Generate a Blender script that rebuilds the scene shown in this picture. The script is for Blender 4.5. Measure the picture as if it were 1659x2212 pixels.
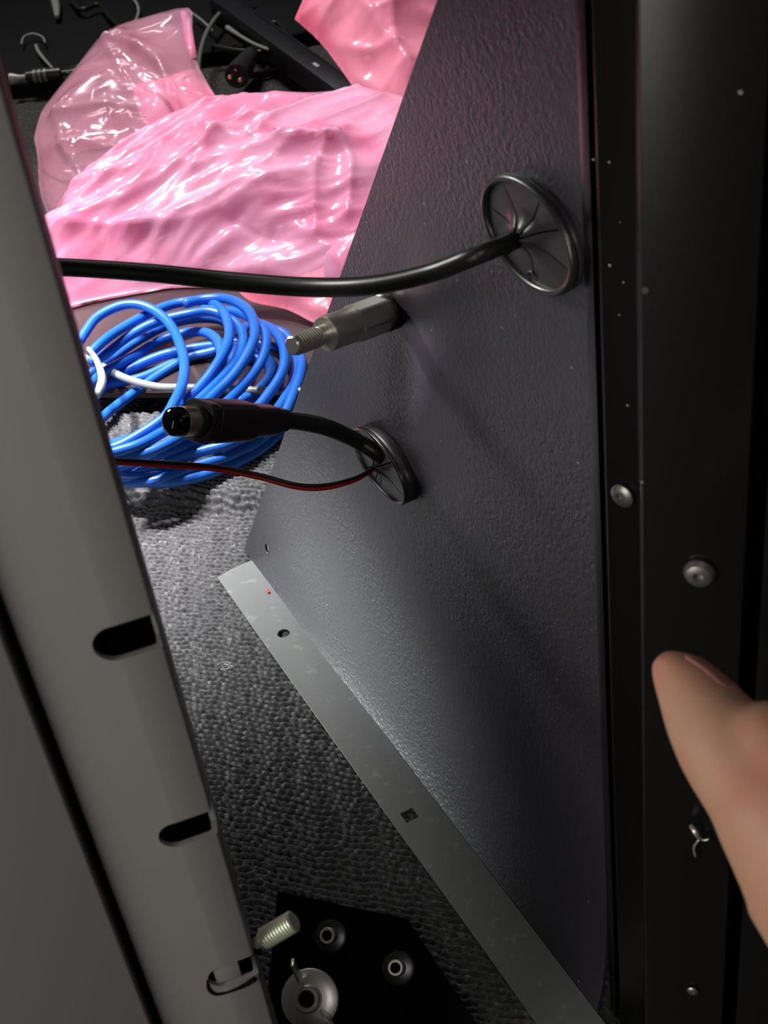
import bpy, bmesh, math, random
import numpy as np
from mathutils import Vector, Matrix, noise
random.seed(7)
S = bpy.context.scene
COL = S.collection
for o in list(bpy.data.objects): bpy.data.objects.remove(o)

# ------------------------------------------------------------------ camera
FPX, H = 3000.0, 0.5
_d = np.array([1420 - 830, -(5060 - 1106), -FPX]); _d /= np.linalg.norm(_d)
_z = -_d
_f = np.array([0, 0, -1.0]); _y = _f - _z * (_f @ _z); _y /= np.linalg.norm(_y)
_x = np.cross(_y, _z)
M = np.array([_x, _y, _z])                      # camera -> world
CAM = np.array([0, 0, H])
cd = bpy.data.cameras.new('camera'); cam = bpy.data.objects.new('camera', cd); COL.objects.link(cam)
cam.matrix_world = Matrix([[*M[0], 0], [*M[1], 0], [*M[2], H], [0, 0, 0, 1]])
cd.sensor_fit = 'VERTICAL'; cd.sensor_height = 36; cd.sensor_width = 27; cd.lens = FPX / 2212 * 36
cd.clip_start = 0.02
cd.dof.use_dof = True; cd.dof.focus_distance = 0.6; cd.dof.aperture_fstop = 30
S.camera = cam

# ------------------------------------------------------------------ world, lamps, exposure
w = bpy.data.worlds.new('world'); S.world = w; w.use_nodes = True
w.node_tree.nodes['Background'].inputs[0].default_value = (0.8, 0.78, 0.76, 1)
w.node_tree.nodes['Background'].inputs[1].default_value = 0.03
S.view_settings.view_transform = 'Standard'; S.view_settings.look = 'None'
S.view_settings.gamma = 1; S.view_settings.use_curve_mapping = False
S.view_settings.exposure = 0.0

def lamp(kind, name, loc, target, power, size=0.1, col=(1, 1, 1), **k):
    l = bpy.data.lights.new(name, kind); o = bpy.data.objects.new(name, l); COL.objects.link(o)
    l.energy = power; l.color = col; o.location = loc
    o.rotation_euler = (Vector(target) - Vector(loc)).to_track_quat('-Z', 'Y').to_euler()
    if kind == 'AREA':
        l.shape = 'RECTANGLE'; l.size = size; l.size_y = k.get('size_y', size)
    else: l.shadow_soft_size = size
    if kind == 'SPOT': l.spot_size = math.radians(k['angle']); l.spot_blend = k['blend']
    return o
# ceiling luminaire beyond the rack, reflected in flange and film
lamp('AREA', 'ceiling_light', (-0.5, 2.1, 1.9), (-0.2, 1.35, 0), 2.4, .7, (1, .97, .93), size_y=.3).data.spread = math.radians(55)
# added key spot above the floor opening; its cone edge stands in for rack shade
lamp('SPOT', 'floor_key_spot', (-0.28, 1.12, 1.5), (-0.11, 0.935, 0), 145, 0.05, (.98, .99, 1), angle=34.5, blend=.75)
# added spot on the hidden left part of the bags, so the panel mirrors pink
lamp('SPOT', 'bag_fill_spot', (-0.62, 0.95, 1.2), (-0.40, 0.78, 0.05), 260, 0.05, (1, .97, 1), angle=32, blend=.6)
# narrow spot added to brighten the fittings of the panel
lamp('SPOT', 'fitting_fill_spot', (-0.34, 0.66, .46), (0.01, 0.42, 0.285), 7, 0.04, (1, .98, .95), angle=32, blend=.9)
# low spot added left beyond the rail to highlight the foot of the panel
lamp('SPOT', 'foot_highlight_spot', (-0.62, 0.62, .055), (-0.045, 0.53, 0.04), 40, .06, (.95, 1, .98), angle=21, blend=1)
lamp('AREA', 'camera_side_light', (-0.07, -0.12, .66), (0.0, 0.40, 0.04), .36, .08, (1, .97, .93))  # added fill beside the camera, to brighten studs and fittings
# soft room light left of the camera, on rail and thumb; rail and lengthened enclosure side block it from the floor gap
lamp('AREA', 'room_light', (-0.45, -0.05, .36), (-0.02, 0.25, 0.18), 2.3, 0.35, (1, .95, .9))

# ------------------------------------------------------------------ projection helpers
def ray(x, y):
    v = M @ np.array([x - 830, -(y - 1106), -FPX]); return v / np.linalg.norm(v)
def at_z(x, y, z=0.0):
    r = ray(x, y); return CAM + r * ((z - H) / r[2])
def at_d(x, y, d): return CAM + ray(x, y) * d
def at_r(x, y, rr):
    r = ray(x, y); return CAM + r * (rr / math.hypot(r[0], r[1]))
def plan(x, y, rr):
    r = ray(x, y)[:2]; return r / np.linalg.norm(r) * rr
ZF = 0.004
PA, PB = at_z(545, 1210, ZF), at_z(1310, 2212, ZF)
PU = (PB - PA) / np.linalg.norm(PB - PA); PN = np.cross(PU, [0, 0, 1.0]); UP = np.array([0, 0, 1.0])
PA_A, PA_S = .0070, .024                            # the foot of the sheet sweeps out into the fold
def on_panel(x, y, off=0.0):
    off = off - PA_A
    r = ray(x, y); return CAM + r * ((PA + PN * off - CAM) @ PN / (r @ PN))
def V(a): return Vector([float(q) for q in a])

# ------------------------------------------------------------------ materials
def mat(name, base, rough=.5, metal=0., bump=None, spec=.5, coat=0., speck=None, alpha=None, trans=0., stripes=None):
    m = bpy.data.materials.new(name); m.use_nodes = True
    nt = m.node_tree; N = nt.nodes; L = nt.links; b = N['Principled BSDF']
    b.inputs['Base Color'].default_value = (*base, 1); b.inputs['Roughness'].default_value = rough
    b.inputs['Metallic'].default_value = metal; b.inputs['Specular IOR Level'].default_value = spec
    b.inputs['Coat Weight'].default_value = coat; b.inputs['Coat Roughness'].default_value = .1
    tc = N.new('ShaderNodeTexCoord')
    if bump:
        scale, strength, dist, detail = bump[:4]
        t = N.new('ShaderNodeTexNoise'); t.inputs['Scale'].default_value = scale; t.inputs['Detail'].default_value = detail
        t.inputs['Roughness'].default_value = .6
        if len(bump) > 4: t.inputs['Distortion'].default_value = bump[4]
        L.new(tc.outputs['Object'], t.inputs['Vector'])
        bp = N.new('ShaderNodeBump'); bp.inputs['Strength'].default_value = strength; bp.inputs['Distance'].default_value = dist
        L.new(t.outputs['Fac'], bp.inputs['Height']); L.new(bp.outputs[0], b.inputs['Normal'])
    if speck:
        col2, scale, lo, hi = speck
        t = N.new('ShaderNodeTexNoise'); t.inputs['Scale'].default_value = scale; t.inputs['Detail'].default_value = 6
        L.new(tc.outputs['Object'], t.inputs['Vector'])
        r = N.new('ShaderNodeMapRange'); r.inputs[1].default_value = lo; r.inputs[2].default_value = hi
        L.new(t.outputs['Fac'], r.inputs[0])
        mx = N.new('ShaderNodeMix'); mx.data_type = 'RGBA'
        mx.inputs[6].default_value = (*base, 1); mx.inputs[7].default_value = (*col2, 1)
        L.new(r.outputs[0], mx.inputs[0]); L.new(mx.outputs[2], b.inputs['Base Color'])
    return m

def panel_mat(name, base=(.031, .028, .038), rough=.43):
    """leather-grain powder coat: flattened grain + dust + faint scratches"""
    m = mat(name, base, rough, spec=1.0)
    nt = m.node_tree; N = nt.nodes; L = nt.links; b = N['Principled BSDF']
    tc = N.new('ShaderNodeTexCoord')
    t = N.new('ShaderNodeTexNoise'); t.inputs['Scale'].default_value = 470; t.inputs['Detail'].default_value = 2.5
    t.inputs['Distortion'].default_value = .6
    L.new(tc.outputs['Object'], t.inputs['Vector'])
    t2 = N.new('ShaderNodeTexNoise'); t2.inputs['Scale'].default_value = 14; t2.inputs['Detail'].default_value = 1
    L.new(tc.outputs['Object'], t2.inputs['Vector'])
    r = N.new('ShaderNodeMapRange'); r.inputs[1].default_value = .3; r.inputs[2].default_value = .6
    r.inputs[3].default_value = .12; r.inputs[4].default_value = .42
    L.new(t2.outputs['Fac'], r.inputs[0])
    bp = N.new('ShaderNodeBump'); bp.inputs['Distance'].default_value = .0013
    L.new(r.outputs[0], bp.inputs['Strength']); L.new(t.outputs['Fac'], bp.inputs['Height'])
    L.new(bp.outputs[0], b.inputs['Normal'])
    v = N.new('ShaderNodeTexVoronoi'); v.inputs['Scale'].default_value = 90
    L.new(tc.outputs['Object'], v.inputs['Vector'])
    r2 = N.new('ShaderNodeMapRange'); r2.inputs[1].default_value = .05; r2.inputs[2].default_value = .03
    L.new(v.outputs['Distance'], r2.inputs[0])
    mx = N.new('ShaderNodeMix'); mx.data_type = 'RGBA'; mx.inputs[6].default_value = (*base, 1); mx.inputs[7].default_value = (.3, .29, .27, 1)
    L.new(r2.outputs[0], mx.inputs[0]); L.new(mx.outputs[2], b.inputs['Base Color'])
    return m

def film_mat(name, col, alpha, translucent=.5, deep=None):
    m = bpy.data.materials.new(name); m.use_nodes = True
    nt = m.node_tree; N = nt.nodes; L = nt.links; b = N['Principled BSDF']; out = N['Material Output']
    b.inputs['Roughness'].default_value = .22
    b.inputs['Specular IOR Level'].default_value = .22
    tc = N.new('ShaderNodeTexCoord')
    cn = N.new('ShaderNodeTexNoise'); cn.inputs['Scale'].default_value = 9; cn.inputs['Detail'].default_value = 2; cn.inputs['Distortion'].default_value = 1.2
    L.new(tc.outputs['Object'], cn.inputs['Vector'])
    mr = N.new('ShaderNodeMapRange'); mr.inputs[1].default_value = .42; mr.inputs[2].default_value = .62
    L.new(cn.outputs['Fac'], mr.inputs[0])
    mx = N.new('ShaderNodeMix'); mx.data_type = 'RGBA'; mx.inputs[6].default_value = (*col, 1); mx.inputs[7].default_value = (*(deep or col), 1)
    L.new(mr.outputs[0], mx.inputs[0]); L.new(mx.outputs[2], b.inputs['Base Color'])
    t = N.new('ShaderNodeTexNoise'); t.noise_type = 'RIDGED_MULTIFRACTAL'
    t.inputs['Scale'].default_value = 7; t.inputs['Detail'].default_value = 2; t.inputs['Distortion'].default_value = .5
    L.new(tc.outputs['Object'], t.inputs['Vector'])
    bp = N.new('ShaderNodeBump'); bp.inputs['Strength'].default_value = .22; bp.inputs['Distance'].default_value = .005
    L.new(t.outputs['Fac'], bp.inputs['Height']); L.new(bp.outputs[0], b.inputs['Normal'])
    tl = N.new('ShaderNodeBsdfTranslucent'); L.new(mx.outputs[2], tl.inputs[0])
    tr = N.new('ShaderNodeBsdfTransparent'); tr.inputs[0].default_value = (1, .87, .91, 1)
    a = N.new('ShaderNodeMixShader'); a.inputs[0].default_value = translucent
    L.new(b.outputs[0], a.inputs[1]); L.new(tl.outputs[0], a.inputs[2])
    # film: front lobe keeps its gloss, the rest is see-through
    c = N.new('ShaderNodeMixShader'); c.inputs[0].default_value = alpha
    L.new(tr.outputs[0], c.inputs[1]); L.new(a.outputs[0], c.inputs[2])
    gl = N.new('ShaderNodeBsdfGlossy'); gl.inputs['Roughness'].default_value = .12; L.new(bp.outputs[0], gl.inputs['Normal'])
    fr = N.new('ShaderNodeFresnel'); fr.inputs[0].default_value = 1.2; L.new(bp.outputs[0], fr.inputs['Normal'])
    d = N.new('ShaderNodeMixShader'); L.new(fr.outputs[0], d.inputs[0]); L.new(c.outputs[0], d.inputs[1]); L.new(gl.outputs[0], d.inputs[2])
    L.new(d.outputs[0], out.inputs[0])
    return m

MT = {
 'panel': panel_mat('black_powder_coat'),
 'flange': mat('black_flange_lit_grey', (.15, .156, .152), .42, bump=(420, .10, .0005, 3), speck=((.23, .23, .22), 160, .60, .72)),  # grey base puts the light reflected off the black flange into colour
 'post': mat('gloss_black_paint', (.006, .0052, .005), .30, spec=.35, bump=(260, .04, .0004, 2)),
 'rail': mat('satin_black_rail', (.21,.20,.19), .5, bump=(700, .08, .0003, 2)),
 'side': mat('satin_black_side', (.15,.14,.145), .5, bump=(700, .08, .0003, 2)),
 'rubber': mat('black_rubber', (.022, .022, .022), .30, spec=.8),
 'rubber_soft': mat('black_rubber_matt', (.034, .031, .035), .36),
 'cable': mat('black_cable_jacket', (.02, .02, .019), .36, bump=(300, .05, .0003, 2)),
 'dark_fill': mat('flat_black_fill', (.002, .002, .002), .9, spec=.1),  # puts the shade of openings into colour; also on clip rim and lock nut
 'steel': mat('machined_steel', (.82, .79, .72), .36, metal=.8, bump=(500, .05, .0002, 2)),
 'zinc': mat('zinc_plated', (.80, .84, .70), .42, metal=.7),
 'nickel': mat('nickel', (.70, .64, .56), .38, metal=.85),
 'screw': mat('dull_screw', (.30, .29, .27), .40, metal=.9),
 'gold': mat('gold_pin', (.85, .62, .35), .3, metal=1),
 'blue': mat('blue_jacket', (.008, .105, .50), .36, spec=.5, speck=((.016, .12, .52), 40, .4, .6)),
 'red': mat('red_insulation', (.62, .02, .015), .35),
 'grey': mat('grey_jacket', (.22, .24, .23), .25),
 'clear': mat('milky_plastic', (.38, .39, .37), .25),
 'plug': mat('black_plug_plastic', (.034, .026, .030), .40, bump=(500, .1, .0004, 2)),
 'lens': mat('dark_lens', (.004, .004, .005), .05, spec=.8),
 'board': mat('dark_board', (.030, .012, .014), .45),
 'case': mat('black_case', (.004, .0035, .006), .8, spec=.2, bump=(500, .2, .001, 2)),
 'bar': mat('black_bar', (.012, .011, .015), .5, spec=.3),
 'plate': mat('kick_plate_shade_black', (.002, .0016, .0022), .9, spec=.1, bump=(900, .3, .0005, 2)),  # near-black base carries the floor's shade at the rack foot
 'label': mat('pale_sticker', (.5, .52, .55), .5),
 'carpet': mat('carpet_yarn', (.085, .084, .085), .85, spec=.3, speck=((.22, .22, .225), 420, .54, .74)),
 'skin': None, 'nail': mat('nail', (.36, .16, .13), .22, spec=.6),
 'film': film_mat('pink_film', (.93, .44, .63), .88, .35, (.92, .28, .46)),
 'film_thin': film_mat('thin_pink_film', (.93, .50, .64), .30, .35, (.93, .42, .56)),
 'film_deep': film_mat('deep_pink_film', (.93, .33, .45), .93, .35, (.90, .18, .29)),
}
def skin_mat():
    m = mat('skin', (.44, .25, .165), .48, spec=.4, bump=(350, .12, .0004, 4), speck=((.47, .20, .135), 45, .45, .62))
    b = m.node_tree.nodes['Principled BSDF']
    b.inputs['Subsurface Weight'].default_value = .25; b.inputs['Subsurface Radius'].default_value = (.6, .25, .12)
    b.inputs['Subsurface Scale'].default_value = .006
    return m
MT['skin'] = skin_mat()
def carpet_floor_mat():
    m = mat('carpet_far', (.062, .061, .062), .9, spec=.25, speck=((.2, .2, .2), 300, .54, .72))
    nt = m.node_tree; N = nt.nodes; L = nt.links; b = N['Principled BSDF']
    tc = N.new('ShaderNodeTexCoord'); v = N.new('ShaderNodeTexVoronoi'); v.inputs['Scale'].default_value = 330
    L.new(tc.outputs['Object'], v.inputs['Vector'])
    bp = N.new('ShaderNodeBump'); bp.inputs['Strength'].default_value = .8; bp.inputs['Distance'].default_value = .003; bp.invert = True
    L.new(v.outputs['Distance'], bp.inputs['Height']); L.new(bp.outputs[0], b.inputs['Normal'])
    return m
MT['carpet_far'] = carpet_floor_mat()

# ------------------------------------------------------------------ object helpers
def link(name, me, m=None, parent=None, smooth=False):
    o = bpy.data.objects.new(name, me); COL.objects.link(o)
    if m is not None: me.materials.clear(); me.materials.append(m)
    if smooth:
        for p in me.polygons: p.use_smooth = True
    if parent is not None:
        o.parent = parent; o.matrix_parent_inverse = parent.matrix_world.inverted()
    return o
def tag(o, label=None, cat=None, group=None, kind=None):
    if label: o['label'] = label
    if cat: o['category'] = cat
    if group: o['group'] = group
    if kind: o['kind'] = kind
    return o
def empty(name, loc, label, cat, group=None):
    o = bpy.data.objects.new(name, None); COL.objects.link(o); o.empty_display_size = .01
    o.location = V(loc); o.matrix_world = Matrix.Translation(V(loc))
    return tag(o, label, cat, group)
def bm_link(name, bm, m, parent=None, smooth=False):
    me = bpy.data.meshes.new(name); bmesh.ops.recalc_face_normals(bm, faces=bm.faces[:]); bm.to_mesh(me); bm.free()
    return link(name, me, m, parent, smooth)
def pydata(name, v, f, m, parent=None, smooth=True):
    me = bpy.data.meshes.new(name); me.from_pydata([tuple(map(float, p)) for p in v], [], f); me.update()
    return link(name, me, m, parent, smooth)
def bake(o):
    """apply the modifiers of o"""
    dg = bpy.context.evaluated_depsgraph_get(); dg.update()
    me = bpy.data.meshes.new_from_object(o.evaluated_get(dg)); o.modifiers.clear(); old = o.data; o.data = me
    return o
def auto_smooth(o, ang=35):
    me = o.data; a = math.radians(ang)
    bm = bmesh.new(); bm.from_mesh(me)
    for f in bm.faces: f.smooth = True
    for e in bm.edges:
        if len(e.link_faces) == 2 and e.calc_face_angle(0) > a: e.smooth = False
    bm.to_mesh(me); bm.free(); return o
def catmull(P, n=8):
    P = [np.array(p, float) for p in P]; out = []
    Q = [2 * P[0] - P[1]] + P + [2 * P[-1] - P[-2]]
    for i in range(1, len(Q) - 2):
        for k in range(n):
            t = k / n; a, b, c, d = Q[i-1], Q[i], Q[i+1], Q[i+2]
            out.append(.5 * ((2*b) + (-a+c)*t + (2*a-5*b+4*c-d)*t*t + (-a+3*b-3*c+d)*t**3))
    out.append(P[-1]); return out
def tube_data(path, rad, seg=12, v=None, f=None, caps=True):
    v = [] if v is None else v; f = [] if f is None else f
    path = [np.array(p, float) for p in path]; n = len(path)
    rad = [rad] * n if np.isscalar(rad) else rad
    T = [path[min(i+1, n-1)] - path[max(i-1, 0)] for i in range(n)]; T = [t / (np.linalg.norm(t) + 1e-12) for t in T]
    a = np.cross(T[0], [0.13, .2, 1.]); a /= np.linalg.norm(a); base = len(v)
    for i in range(n):
        a = a - T[i] * (a @ T[i]); a /= np.linalg.norm(a); b = np.cross(T[i], a)
        for k in range(seg):
            th = 2 * math.pi * k / seg; v.append(path[i] + (a * math.cos(th) + b * math.sin(th)) * rad[i])
    for i in range(n - 1):
        for k in range(seg):
            k2 = (k + 1) % seg; p = base + i * seg; q = p + seg
            f.append((p + k, p + k2, q + k2, q + k))
    if caps: f.append(tuple(base + k for k in range(seg))[::-1]); f.append(tuple(base + (n-1)*seg + k for k in range(seg)))
    return v, f
def tube(name, P, rad, m, parent=None, n=8, seg=12):
    path = catmull(P, n) if n > 1 else P
    if not np.isscalar(rad):
        rad = list(np.interp(np.linspace(0, 1, len(path)), np.linspace(0, 1, len(rad)), rad))
    v, f = tube_data(path, rad, seg); return pydata(name, v, f, m, parent)
def frame_of(axis, ref=(0, 0, 1)):
    a = np.array(axis, float); a /= np.linalg.norm(a); ref = (0, 1, 0) if abs(a[2]) > .99 else ref; x = np.cross(ref, a); x /= np.linalg.norm(x); return x, np.cross(a, x), a
def lathe(name, prof, origin, axis, m, parent=None, seg=32, sq=None, ang=30, rot=0.):
    """prof = (distance along axis, radius[, sides]) ; sq(th) scales the radius"""
    x, y, a = frame_of(axis); v = []; f = []; n = len(prof)
    for p in prof:
        for k in range(seg):
            th = 2 * math.pi * k / seg + rot; r = p[1] * (sq(th, p) if sq else 1)
            v.append(np.array(origin) + a * p[0] + (x * math.cos(th) + y * math.sin(th)) * r)
    for i in range(n - 1):
        for k in range(seg):
            k2 = (k+1) % seg; f.append((i*seg+k, i*seg+k2, (i+1)*seg+k2, (i+1)*seg+k))
    f.append(tuple(range(seg))[::-1]); f.append(tuple((n-1)*seg+k for k in range(seg)))
    o = pydata(name, v, f, m, parent); return auto_smooth(o, ang)
def hexr(th, p):
    c = math.pi / 3; t = (th % c) - c / 2; return min(1.0, .90 / math.cos(t))
def box(name, c, ux, uy, uz, m, parent=None, bev=.001):
    """box: centre, three half-extent vectors"""
    bm = bmesh.new(); vs = {}
    for i in (-1, 1):
        for j in (-1, 1):
            for k in (-1, 1): vs[i, j, k] = bm.verts.new(V(np.array(c) + np.array(ux)*i + np.array(uy)*j + np.array(uz)*k))
    for a in ((0,), (1,), (2,)):
        for s in (-1, 1):
            q = [(-1, -1), (1, -1), (1, 1), (-1, 1)]
            fs = []
            for (p, r) in q:
                t = [p, r]; t.insert(a[0], s); fs.append(vs[tuple(t)])
            bm.faces.new(fs)
    bmesh.ops.recalc_face_normals(bm, faces=bm.faces[:])
    if bev: bmesh.ops.bevel(bm, geom=bm.edges[:], offset=bev, segments=2, affect='EDGES', profile=.5)
    o = bm_link(name, bm, m, parent); return auto_smooth(o, 40)
def sheet_profile(name, pts, z0, z1, thick, m, parent=None, bev=.0008, cutters=(), side=1.0):
    """folded sheet metal: a plan polyline raised from z0 to z1, with thickness"""
    bm = bmesh.new()
    lo = [bm.verts.new((p[0], p[1], z0)) for p in pts]; hi = [bm.verts.new((p[0], p[1], z1)) for p in pts]
    for i in range(len(pts) - 1): bm.faces.new((lo[i], lo[i+1], hi[i+1], hi[i]))
    me = bpy.data.meshes.new(name); bm.to_mesh(me); bm.free(); o = link(name, me, m, parent)
    s = o.modifiers.new('s', 'SOLIDIFY'); s.thickness = thick; s.offset = side; s.use_even_offset = True
    if bev:
        b = o.modifiers.new('b', 'BEVEL'); b.width = bev; b.segments = 3; b.limit_method = 'ANGLE'; b.angle_limit = math.radians(25)
    for c in cutters:
        q = o.modifiers.new('c', 'BOOLEAN'); q.operation = 'DIFFERENCE'; q.solver = 'EXACT'; q.object = c
    bake(o)
    for c in cutters: bpy.data.objects.remove(c)
    return auto_smooth(o, 30)

# ------------------------------------------------------------------ structure: floor and back wall
def hump(px, py, z):                                # the carpet lifts over something below the coil
    s = 1 / (1 + np.exp(-(z) / .006)); return s
bm = bmesh.new(); bmesh.ops.create_grid(bm, x_segments=1, y_segments=1, size=1.6)
fl = bm_link('floor', bm, MT['carpet_far']); fl.location = (0, 1.0, -.0035); tag(fl, kind='structure')
bm = bmesh.new(); bmesh.ops.create_cube(bm, size=1)
for v in bm.verts: v.co = Vector((v.co.x * 3.2, v.co.y * .05, v.co.z * 1.2))
wb = bm_link('wall_back', bm, MT['case']); wb.location = (0, 2.2, .59); tag(wb, kind='structure')

# carpet pile: rows of looped yarn as real relief over the stretch of floor that can be seen
def carpet():
    e1 = at_z(640, 1512) - at_z(400, 1485); e1 /= np.linalg.norm(e1); e2 = np.cross(UP, e1)
    O = at_z(500, 1500)
    corners = [at_z(*p) for p in ((215, 930), (640, 930), (640, 1250), (480, 1700), (1230, 2240), (500, 2240), (280, 1500), (240,1100))]
    U = [(c - O) @ e1 for c in corners]; W = [(c - O) @ e2 for c in corners]
    st = .00075
    us = np.arange(min(U), max(U), st); ws = np.arange(min(W), max(W), st)
    uu, ww = np.meshgrid(us, ws)
    def to_px(uu, ww):
        P = O[:, None] + e1[:, None] * uu.ravel() + e2[:, None] * ww.ravel()
        q = M.T @ (P - CAM[:, None]); return 830 + FPX * q[0] / -q[2], 1106 - FPX * q[1] / -q[2]
    # rows bend a little across the floor
    wob = .0009 * np.sin(uu * 95 + 1.2 * np.sin(ww * 60)) + .0012 * np.sin(uu * 31 + ww * 22) + .0005 * np.sin(uu * 330 + ww * 120)
    RP, LP = .0034, .0042
    rr = (ww + wob) / RP; h = np.zeros_like(uu)
    rng = np.random.default_rng(3); R1 = rng.random((997,)); R2 = rng.random((991,)); R3 = rng.random((983,))
    ri = np.floor(rr).astype(int)
    for dr in (-1, 0, 1):
        row = ri + dr; off = R1[row % 997] * 7
        lu = uu / LP + off; li = np.floor(lu).astype(int)
        for dl in (-1, 0, 1):
            c = li + dl; key = (row * 7919 + c * 104729)
            jx = R2[key % 991] - .5; jy = R3[key % 983] - .5; jh = R1[key % 997]
            dx = (lu - c - .5 - jx * .35); dy = (rr - row - .5 - jy * .20)
            ang = jy * .8; ddx = dx * math.cos(.3) ; ddx = dx + dy * ang; ddy = dy - dx * ang * .45
            d2 = (ddx / .80) ** 2 + (ddy / .47) ** 2
            hh = np.sqrt(np.clip(1 - d2, 0, None)) * (.0027 + .0008 * jh)
            h = np.maximum(h, hh)
    h += .0002 * rng.random(h.shape)
    X, Y = to_px(uu, ww); X = X.reshape(uu.shape); Y = Y.reshape(uu.shape)
    line = 1082 + 26 * np.sin((X - 250) / 400 * 2.6) - (Y)
    lift = .013 / (1 + np.exp(-line / 5))
    P = O[None, None, :] + e1 * uu[..., None] + e2 * ww[..., None] + UP * (h + lift - .001)[..., None]
    ok = (X > 200) & (X < 640 + np.clip((Y - 1180) * .78, 0, 900)) & (Y > 930) & (Y < 2300) & (X > 205 + np.clip(Y - 1000, 0, 2000) * .22 - 40)
    nv = uu.size; idx = np.arange(nv).reshape(uu.shape)
    q = ok[:-1, :-1] & ok[1:, :-1] & ok[:-1, 1:] & ok[1:, 1:]
    F = np.stack([idx[:-1, :-1][q], idx[:-1, 1:][q], idx[1:, 1:][q], idx[1:, :-1][q]], 1)
    used = np.unique(F); remap = np.zeros(nv, int); remap[used] = np.arange(len(used)); F = remap[F]; P = P.reshape(-1, 3)[used]
    me = bpy.data.meshes.new('carpet_pile'); me.vertices.add(len(P)); me.vertices.foreach_set('co', P.astype(np.float32).ravel())
    me.loops.add(F.size); me.loops.foreach_set('vertex_index', F.ravel().astype(np.int32))
    me.polygons.add(len(F)); me.polygons.foreach_set('loop_start', np.arange(0, F.size, 4, dtype=np.int32))
    me.update(calc_edges=True); me.validate()
    o = link('carpet_pile', me, MT['carpet'], smooth=True)
    tag(o, 'dark grey ribbed loop-pile carpet covering the floor between rail and panel', 'carpet', kind='stuff')
    print('carpet quads', len(F))
carpet()

# ------------------------------------------------------------------ side panel with bottom flange
def hole_cutter(c, axis, r, length, seg=24, square=0., rot=0.):
    x, y, a = frame_of(axis); v = []; f = []
    n = 4 if square else seg
    for s in (-1, 1):
        for k in range(n):
            th = 2*math.pi*k/n + rot; v.append(np.array(c) + a * s * length + (x*math.cos(th) + y*math.sin(th)) * r)
    f = [tuple(range(n))[::-1], tuple(range(n, 2*n))] + [(k, (k+1) % n, n+(k+1) % n, n+k) for k in range(n)]
    me = bpy.data.meshes.new('cut'); me.from_pydata([tuple(p) for p in v], [], f)
    bm = bmesh.new(); bm.from_mesh(me); bmesh.ops.recalc_face_normals(bm, faces=bm.faces[:]); bm.to_mesh(me); bm.free()
    o = bpy.data.objects.new('cut', me); COL.objects.link(o); return o

panel = empty('side_panel', PA, 'black textured sheet-metal side panel with two cable grommets and a folded foot flange', 'metal panel')
def tz(p): return np.array([(p - PA) @ PU, p[2]])
TEDGE = tz(on_panel(1284, 1100))[0]
e0, e1_ = tz(on_panel(535, 1165)), tz(on_panel(945, 0))
def proj(p):
    q = M.T @ (p - CAM); return 830 + FPX*q[0]/-q[2], 1106 - FPX*q[1]/-q[2]
def left_t(z):
    # the far edge of the sheet: rises from the fold corner, then leans back in a straight line
    d = PA_A*math.exp(-(z - ZF)/PA_S) - PA_A; lo, hi = -.05, TEDGE - .01
    (ax_, ay_), (bx_, by_) = ((545, 1210), (535, 1165)) if z < e0[1] else ((535, 1165), (945, 0))
    for _ in range(26):
        t = (lo + hi)/2; x, y = proj(PA + PU*t + UP*(z - ZF) + PN*d)
        xe = ax_ + (y - ay_)*(bx_ - ax_)/(by_ - ay_)
        if x < xe: lo = t
        else: hi = t
    return t
def bulge(p, c, rx, rz, amp, rot=0.):
    d = p - c; a = d[0]*math.cos(rot) + d[1]*math.sin(rot); b = -d[0]*math.sin(rot) + d[1]*math.cos(rot)
    return amp * math.exp(-(a/rx)**2 - (b/rz)**2)
DENTS = [(tz(on_panel(870, 800)), .012, .035, -.0034, -.35), (tz(on_panel(960, 740)), .022, .03, .0022, -.3),
         (tz(on_panel(1000, 680)), .03, .008, -.0018, .35), (tz(on_panel(700, 1330)), .05, .03, .0012, 0.)]
NZ, NT = 110, 90; ZT = .75
v = []; f = []
for i in range(NZ + 1):
    z = ZF + (ZT - ZF) * (i / NZ) ** 1.5; tl = left_t(z)
    for j in range(NT + 1):
        t = tl + (TEDGE - tl) * j / NT; q = np.array([t, z]); d = sum(bulge(q, *a) for a in DENTS)
        # fold radius at the foot
        zz = z - ZF
        d += PA_A*math.exp(-zz/PA_S) - PA_A
        v.append(PA + PU * t + UP * (z - ZF) + PN * d)
for i in range(NZ):
    for j in range(NT):
        a = i*(NT+1)+j; f.append((a, a+1, a+NT+2, a+NT+1))
sheet = pydata('sheet', v, f, MT['panel'], panel)
s = sheet.modifiers.new('s', 'SOLIDIFY'); s.thickness = .0012; s.offset = 1
s.offset = -1 if (Vector(sheet.data.polygons[5].normal).dot(V(PN)) > 0) else 1
cut = hole_cutter(on_panel(574, 1188, .0042), PN, .0031, .01)
b = sheet.modifiers.new('c', 'BOOLEAN'); b.operation = 'DIFFERENCE'; b.object = cut; b.solver = 'EXACT'
bake(sheet); bpy.data.objects.remove(cut); auto_smooth(sheet, 30)

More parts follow.
